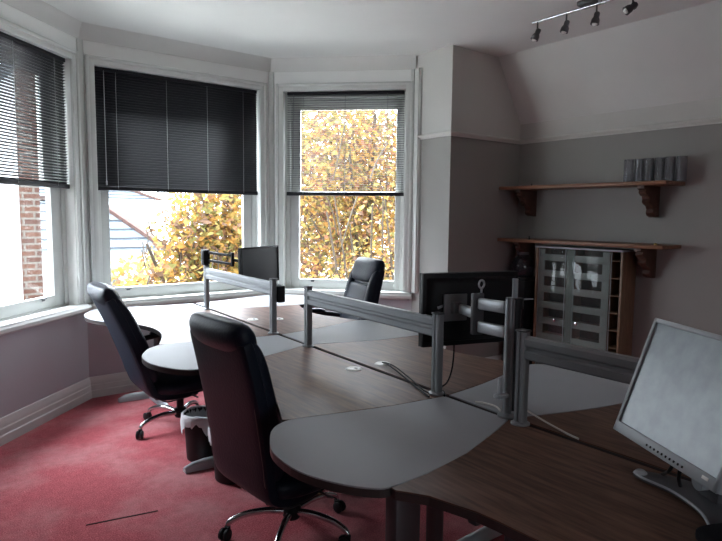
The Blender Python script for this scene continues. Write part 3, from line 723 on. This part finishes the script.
# glazed pigeon-hole cabinet
YB0, YB1, XF, ZT = 2.375, 3.165, 4.36, 1.195
t = thing('glazed_cabinet', 'wooden pigeonhole cabinet with sliding glass doors under the lower shelf', 'cabinet', (4.594, 2.77, 0))
def cb(x0, x1, y0, y1, z0, z1, bev=.002): return MB().box((x1-x0, y1-y0, z1-z0), ((x0+x1)/2-4.594, (y0+y1)/2-2.77, (z0+z1)/2), bev=bev)
for y0, y1 in ((YB0, YB0+.018), (YB1-.018, YB1)): cb(XF, 4.565, y0, y1, 0.001, ZT).build('side_panel', BEECH, t)
cb(XF-.012, 4.565, YB0-.004, YB1+.004, ZT, ZT+.014).build('top_panel', SILVP, t)
cb(4.553, 4.565, YB0+.018, YB1-.018, .001, ZT).build('back_panel', CABBACK, t)
cb(XF+.02, 4.553, YB0+.018, YB1-.018, .001, .08).build('plinth', BEECH, t)
FROST = mat('frosted_grey_band', (0.27, 0.28, 0.27), 0.5)
for y in (2.50, 2.83): cb(XF+.03, 4.553, y, y+.012, .08, ZT, .001).build('divider', BEECH, t)
for y0, y1 in ((2.495, 2.555), (2.80, 2.875), (3.09, 3.147)): cb(XF+.0245, XF+.0305, y0, y1, .09, ZT-.01, .001).build('upright_band', FROST, t)
z = .155
while z < ZT-.05:
    sh = cb(XF+.03, 4.553, YB0+.018, YB1-.018, z, z+.008, .001).build('shelf', BEECH, t)
    cb(XF+.024, XF+.0295, YB0+.125, YB1-.018, z-.030, z+.026, .001).build('label_strip', FROST, sh)
    z += .1375
for y0, y1, x in ((2.47, 2.88, XF+.008), (2.80, YB1-.02, XF+.016)):
    g = cb(x, x+.004, y0, y1, .085, ZT-.004, .0005).build('glass_door', CABGLASS, t)
    for e in (y0+.002, y1-.002): cb(x-.0005, x+.0045, e-.002, e+.002, .085, ZT-.004, .0005).build('door_edge', GREYP, g)
    ky = y0+.28 if y0 < 2.5 else y0+.16
    MB().lathe([(.0005, 0), (.008, 0), (.013, .012), (.013, .018), (.0005, .022)], (x-4.594, ky-2.77, .585), 16, M=Matrix.Rotation(-PI/2, 4, 'Y')).build('knob', CHROME, g)
# dark jug on a black pedestal in the corner
t = thing('floor_pedestal', 'black floor pedestal in the dark corner left of the cabinet', 'pedestal', (4.44, 3.36, 0))
MB().box((.24, .24, .03), (0, 0, .016), bev=.004).box((.22, .22, .86), (0, 0, .461), bev=.006).build('body', BLACKP, t); MB().box((.24, .24, .025), (0, 0, .9045), bev=.004).build('top_plate', BLACKP, t)
t = thing('jug', 'dark translucent jug standing on the black pedestal below the shelf', 'jug', (4.44, 3.36, .918))
MB().lathe([(.001, .001), (.085, .001), (.095, .02), (.095, .13), (.075, .17), (.05, .185), (.05, .20), (.001, .20)], n=24).build('vessel', JUGM, t)
MB().lathe([(.0005, .20), (.052, .20), (.052, .222), (.0005, .224)], n=20).build('lid', DGREYP, t)

# ------------------------------------------------------------------ track light
t = thing('track_spotlight', 'dark metal ceiling track with four small spotlights', 'ceiling light', (3.605, 2.33, CZ))
MB().box((.10, .13, .035), (0, -.05, -.0185), bev=.012).build('canopy', ALUD, t)
b = MB(); b.tube([(0, .385, -.04), (0, -.52, -.04)], .007, 10, 0); b.tube([(0, -.02, -.036), (0, -.02, -.02)], .01, 8, 0); b.tube([(0, -.12, -.036), (0, -.12, -.02)], .01, 8, 0); b.build('track_bar', CHROME, t)
for i, (y, tz, rx) in enumerate(((.345, .12, .35), (.115, .10, .2), (-.105, .08, .1), (-.345, .75, .55))):
    h = MB(); h.lathe([(.0005, 0), (.006, 0), (.006, -.055), (.0005, -.055)], (0, y, -.044), 10)
    M = Matrix.Translation((0, y, -.118)) @ Euler((rx, tz+.1, 0)).to_matrix().to_4x4()
    h.lathe([(.0005, .028), (.014, .028), (.018, .02), (.018, -.005), (.026, -.022), (.028, -.05), (.024, -.05), (.020, -.03), (.0005, -.03)], n=18, M=M)
    h.box((.045, .008, .02), (0, 0, .01), bev=.002, M=M)
    hd = h.build('spot_head', ALUD, t)
    MB().lathe([(.0005, -.028), (.017, -.030), (.017, -.052), (.010, -.06), (.0005, -.062)], n=16, M=M).build('bulb', BULB, hd)

# ------------------------------------------------------------------ cables and small things on the desks
def cable(name, pts, r, m, label): return tag(MB().tube(pts, r, 8, 6).build(name, m), label, 'cable')
z = DZ+.0045
cable('power_cable', [(1.866, 2.235, z+.006), (1.845, 2.17, z+.012), (1.80, 2.02, z+.003), (1.73, 1.86, z+.002), (1.690, 1.755, z+.002), (1.668, 1.70, z+.002)], .0035, CABLE, 'thin black lead running from the right white grommet to the rail post base')
cable('power_cable', [(1.875, 2.228, z+.006), (1.845, 2.12, z+.014), (1.79, 1.95, z+.003), (1.722, 1.80, z+.002), (1.700, 1.735, z+.003)], .003, CABLE, 'thin second black lead lying over the desk gap beside the white grommet')
cable('monitor_cable', [(1.915, 1.802, .915), (1.912, 1.80, .84), (1.89, 1.79, .778), (1.845, 1.772, .740), (1.79, 1.758, z+.002), (1.765, 1.71, z+.0005), (1.73, 1.675, z+.0005)], .0035, CABLE, 'black lead hanging from the big black monitor down to the desk')
cable('network_cable', [(1.772, 1.545, z+.002), (1.776, 1.50, z+.008), (1.768, 1.44, z+.012), (1.752, 1.405, z+.008)], .0035, CREAMP, 'short pale lead running left of the tall silver pole')
cable('network_cable', [(1.79, 1.325, z+.03), (1.80, 1.28, z+.012), (1.785, 1.20, z+.003), (1.762, 1.12, z+.001), (1.757, 1.08, z-.001)], .0035, CREAMP, 'pale lead curling right of the near rail post')
o = MB(); slab(o, [(-.11, .026, .12, .02), (-.10, .027, .15, .044), (0, .027, .16, .05), (.10, .027, .15, .044), (.11, .026, .12, .02)], 3.5)
o = o.build('padded_case', mat('black_nylon', (0.008, 0.008, 0.010), 0.85, spec=0.1), loc=(1.405, .425, DZ+.002), rot=(0, 0, 1.1)); tag(o, 'black padded case lying at the bottom right below the silver monitor', 'case')

# ------------------------------------------------------------------ outside
GZ = -3.2
o = MB().box((60, 50, .2), (5, 29, GZ-.1)).build('ground', BOUNCE_GROUND, smooth=False); struct(o)
# white rendered neighbour with a brick corner, seen through the left window
t = thing('neighbour_house', 'white rendered house with a brick corner pier outside the left window', 'house', (0, 8, GZ))
Mxz = Matrix(((1, 0, 0, 0), (0, 0, 1, 0), (0, 1, 0, -GZ), (0, 0, 0, 1)))
MB().prism([(-5, GZ), (1.115, GZ), (1.115, 3.05), (-1.5, .75), (-5, .75)], 0, 5, M=Mxz).build('wall', RENDER, t, smooth=False)
MB().prism([(1.115, GZ), (1.33, GZ), (1.33, 4.2), (1.115, 4.2)], -.02, .5, M=Mxz).build('brick_pier', BRICK, t, smooth=False)
MB().prism([(1.114, 3.05), (1.114, 3.22), (-1.7, .745), (-1.6, .66)], -.15, 5.1, M=Mxz).build('roof', SLATE, t, smooth=False)
# slate roofed house beyond the garden
def hip_house(label, x, y, w, d, ze, zr, hip, name='terrace_house'):
    t = thing(name, label, 'house', (x, y, GZ))
    h = ze-GZ
    MB().box((w, d, h), (0, 0, h/2)).build('wall', RENDER, t, smooth=False)
    e = .15; zr_ = zr-GZ
    b = bmesh.new(); A = [b.verts.new(p) for p in ((-w/2-e, -d/2-e, h), (w/2+e, -d/2-e, h), (w/2+e, d/2+e, h), (-w/2-e, d/2+e, h), (-w/2+hip, 0, zr_), (w/2-hip, 0, zr_))]
    fs = [(0, 1, 5, 4), (2, 3, 4, 5), (1, 2, 5), (3, 0, 4), (3, 2, 1, 0)]
    for f in fs: b.faces.new([A[i] for i in f])
    m = MB(); m.bm.free(); m.bm = b; r = m.build('roof', [SLATE, TILE], t, smooth=False); r.data.polygons[2].material_index = 1
    b = MB()
    for i in range(6):
        k = (i+.5)/6; z = h+(zr_-h)*k; yy = (-d/2-e)*(1-k)
        b.between((-w/2-e+(hip+e)*k, yy-.03, z+.012), (w/2+e-(hip+e)*k, yy-.03, z+.012), .02, .03)
    b.build('slate_course', mat('slate_edge', (0.045, 0.05, 0.06), 0.7), r)
    b = MB(); b.between((w/2+e, -d/2-e, h+.03), (w/2-hip, 0, zr_+.03), .18, .10); b.between((-w/2+hip, 0, zr_+.03), (w/2-hip, 0, zr_+.03), .2, .1); b.build('ridge_tile', TILE, r)
    for k in (-.3, .15): MB().box((.8, .06, 1.0), (w*k, -d/2, h-1.1)).build('window', mat('house_window', (0.10, 0.12, 0.14), 0.2), t)
    return t
hip_house('white house with a blue grey slate roof beyond the front window', 2.9, 16.2, 3.9, 4.4, .55, 1.75, .9)
hip_house('distant pale house with a low grey roof behind the slate roof', 5.5, 27, 5.5, 5, 1.95, 2.75, 1.2, name='distant_house')

LEAFM = [leaf_mat('golden_leaves', [(.66, .44, .13), (.62, .50, .18), (.50, .27, .14), (.40, .38, .14), (.68, .36, .10), (.30, .19, .13)]),
         leaf_mat('russet_leaves', [(.56, .30, .09), (.36, .17, .10), (.52, .40, .14), (.24, .20, .08), (.66, .42, .14), (.20, .12, .09)]),
         leaf_mat('pale_golden_leaves', [(.54, .40, .19), (.42, .33, .13), (.46, .28, .17), (.34, .30, .14), (.58, .46, .26), (.28, .20, .16)])]
def tree(name, label, base, stems, blobs, m, lsize, seed, cat='tree', group=None):
    rnd = random.Random(seed)
    t = thing(name, label, cat, base, 0, group)
    b = MB()
    for pts, r in stems: b.tube([(p[0]-base[0], p[1]-base[1], p[2]-base[2]) for p in pts], lambda u, r=r: r*(1-.6*u), 7, 3)
    # twigs running through the crown
    for (c, rad, n) in blobs:
        for k in range(max(6, n//160)):
            q = Vector((rnd.gauss(0, .5), rnd.gauss(0, .5), rnd.gauss(0, .5))); p0 = Vector(c)+Vector((q.x*rad[0], q.y*rad[1], q.z*rad[2]-.25*rad[2]))
            p1 = p0+Vector((rnd.uniform(-.35, .35), rnd.uniform(-.3, .3), rnd.uniform(.3, .9)))
            pm = (p0+p1)/2+Vector((rnd.uniform(-.06, .06), rnd.uniform(-.06, .06), 0))
            B = Vector(base); b.tube([p0-B, pm-B, p1-B], .011, 5, 2)
    b.build('branches', BARK, t)
    V, F = [], []
    for (c, rad, n) in blobs:
        for k in range(n):
            while True:
                q = Vector((rnd.uniform(-1, 1), rnd.uniform(-1, 1), rnd.uniform(-1, 1)))
                if q.length < 1: break
            q = q*(0.55+.45*q.length)
            p = Vector((c[0]+q.x*rad[0]-base[0], c[1]+q.y*rad[1]-base[1], c[2]+q.z*rad[2]-base[2]))
            s_ = lsize*rnd.uniform(.6, 1.35)
            R = Euler((rnd.uniform(-1.2, 1.2), rnd.uniform(-1.2, 1.2), rnd.uniform(0, 6.3))).to_matrix()
            i = len(V)
            for v in ((0, -.55, 0), (.36, -.05, .10), (0, .62, -.04), (-.36, -.05, .10)): V.append(p+R @ Vector(v)*s_)
            F.append((i, i+1, i+2)); F.append((i, i+2, i+3))
    me = bpy.data.meshes.new('foliage'); me.from_pydata(V, [], F); me.materials.append(m)
    o = bpy.data.objects.new('foliage', me); COL.objects.link(o); o.parent = t
    return t
tree('garden_tree', 'golden leaved tree outside the front window', (3.9, 9.3, GZ), [([(3.9, 9.3, GZ), (3.95, 9.3, -1.5), (3.85, 9.25, .2), (4.0, 9.3, 1.6)], .09), ([(3.9, 9.3, -1.2), (3.3, 9.1, .1), (2.9, 9.0, 1.0)], .05), ([(3.9, 9.3, -.8), (4.4, 9.4, .7), (4.55, 9.5, 2.0)], .05)],
     [((4.25, 9.3, 1.35), (.95, .8, 1.15), 2300), ((3.35, 9.2, .25), (1.3, .8, .65), 1900), ((3.55, 9.2, 1.1), (.55, .5, .55), 330), ((4.7, 9.6, .5), (1.1, .8, 1.0), 1700)], LEAFM[0], .105, 3)
tree('garden_tree', 'russet leaved tree outside the right bay window', (6.6, 8.2, GZ), [([(6.6, 8.2, GZ), (6.55, 8.2, -1), (6.5, 8.2, 1.5), (6.6, 8.2, 3.2)], .085), ([(6.55, 8.2, -.8), (6.1, 8.0, .9), (5.9, 8.0, 2.6)], .05), ([(6.55, 8.2, -.5), (7.1, 8.1, 1.1), (7.3, 8.0, 2.9)], .05)],
     [((6.4, 8.2, 2.2), (1.6, .9, 1.35), 4600), ((7.0, 8.0, .8), (1.3, .9, 1.2), 1800), ((5.7, 8.3, 1.0), (.9, .8, 1.3), 1500)], LEAFM[1], .085, 5)
tree('garden_shrub', 'tall thin stemmed golden shrub below the right bay window', (5.6, 7.0, GZ),
     [([(5.4+.12*k, 7.0+.1*math.sin(k*2.0), GZ), (5.15+.155*k+.04*math.sin(k*3), 7.0+.12*math.sin(k*3.0), -.4), (4.85+.20*k+.12*math.sin(k*5), 7.0+.1*math.cos(k), 1.5+.35*math.sin(k*2.2))], .032-.006*(k % 3)) for k in range(13)],
     [((5.6, 7.0, .15), (1.3, .5, .9), 750), ((6.1, 7.1, 1.2), (.9, .5, .7), 300)], LEAFM[0], .075, 8, 'shrub')
tree('garden_tree', 'pale golden tree standing behind the russet tree', (8.0, 12.2, GZ), [([(8.0, 12.2, GZ), (8.0, 12.2, 0), (8.1, 11.5, 3)], .12), ([(8.0, 12.2, -1), (8.9, 11.4, 1), (9.2, 11.3, 3)], .06)],
     [((8.5, 12.2, 2.0), (2.7, 1.5, 3.0), 9000)], LEAFM[2], .15, 11)
tree('garden_tree', 'bushy autumn tree far behind the front window tree', (6.2, 13.0, GZ), [([(6.2, 13, GZ), (6.2, 13, 0), (6.3, 13, 2)], .12)],
     [((6.3, 13.0, .4), (1.9, 1.2, 1.7), 2600)], LEAFM[1], .13, 13)

# ------------------------------------------------------------------ light and camera
w = bpy.data.worlds.new('overcast_sky'); SC.world = w; w.use_nodes = True
nt = w.node_tree; bg = nt.nodes['Background']
tc = nt.nodes.new('ShaderNodeTexCoord'); dp = nt.nodes.new('ShaderNodeVectorMath'); dp.operation = 'DOT_PRODUCT'; dp.inputs[1].default_value = (-.12, .90, .42)
nt.links.new(tc.outputs['Generated'], dp.inputs[0])
mr = nt.nodes.new('ShaderNodeMapRange'); mr.inputs['From Min'].default_value = -.35; mr.inputs['From Max'].default_value = .75; mr.interpolation_type = 'SMOOTHSTEP'
mr.inputs['To Min'].default_value = 4.0; mr.inputs['To Max'].default_value = 16.0
sz = nt.nodes.new('ShaderNodeSeparateXYZ'); nt.links.new(tc.outputs['Generated'], sz.inputs[0])
ov = nt.nodes.new('ShaderNodeMapRange'); ov.inputs['From Min'].default_value = 0.0; ov.inputs['From Max'].default_value = 1.0; ov.inputs['To Min'].default_value = 0.36; ov.inputs['To Max'].default_value = 1.9   # an overcast sky is brighter overhead than at the horizon
ml = nt.nodes.new('ShaderNodeMath'); ml.operation = 'MULTIPLY'
nt.links.new(sz.outputs['Z'], ov.inputs['Value']); nt.links.new(dp.outputs['Value'], mr.inputs['Value'])
nt.links.new(mr.outputs['Result'], ml.inputs[0]); nt.links.new(ov.outputs['Result'], ml.inputs[1]); nt.links.new(ml.outputs[0], bg.inputs['Strength'])
bg.inputs['Color'].default_value = (.84, .91, 1.0, 1)
for M, a, c in ((MA, .115, 1.245), (MX, .10, 1.51), (MB_, .12, 1.245), (MBK, 3.1, 5.1)):      # light portals in the window openings (emit nothing themselves)
    l = bpy.data.lights.new('window_portal', 'AREA'); l.shape = 'RECTANGLE'; l.size = c-a; l.size_y = HEAD-SILL; l.cycles.is_portal = True
    o = bpy.data.objects.new('window_portal', l); COL.objects.link(o)
    o.matrix_world = M @ Matrix.Translation(((a+c)/2, .22, (HEAD+SILL)/2)) @ Matrix.Rotation(-PI/2, 4, 'X')

cam = bpy.data.cameras.new('camera'); co = bpy.data.objects.new('camera', cam); COL.objects.link(co); SC.camera = co
fpx, pitch, roll, yaw = 596.33, 0.0932, 0.01026, 0.65734
cam.sensor_fit = 'HORIZONTAL'; cam.sensor_width = 36.0; cam.lens = fpx/722*36.0; cam.clip_start = .05; cam.clip_end = 200
F = Vector((math.sin(yaw)*math.cos(pitch), math.cos(yaw)*math.cos(pitch), -math.sin(pitch))); Rt = Vector((math.cos(yaw), -math.sin(yaw), 0)); U = Rt.cross(F)
rr = Rt*math.cos(roll)+U*math.sin(roll); uu = U*math.cos(roll)-Rt*math.sin(roll)
co.matrix_world = Matrix(((rr.x, uu.x, -F.x, 0), (rr.y, uu.y, -F.y, 0), (rr.z, uu.z, -F.z, 1.46), (0, 0, 0, 1)))
vs = SC.view_settings; vs.view_transform = 'Standard'; vs.look = 'None'; vs.gamma = 1; vs.use_curve_mapping = False; vs.exposure = 0.95
try:
    SC.cycles.use_denoising = True; SC.cycles.diffuse_bounces = 8; SC.cycles.max_bounces = 14; SC.cycles.transparent_max_bounces = 16
    SC.cycles.sample_clamp_indirect = 6.0
except Exception: pass
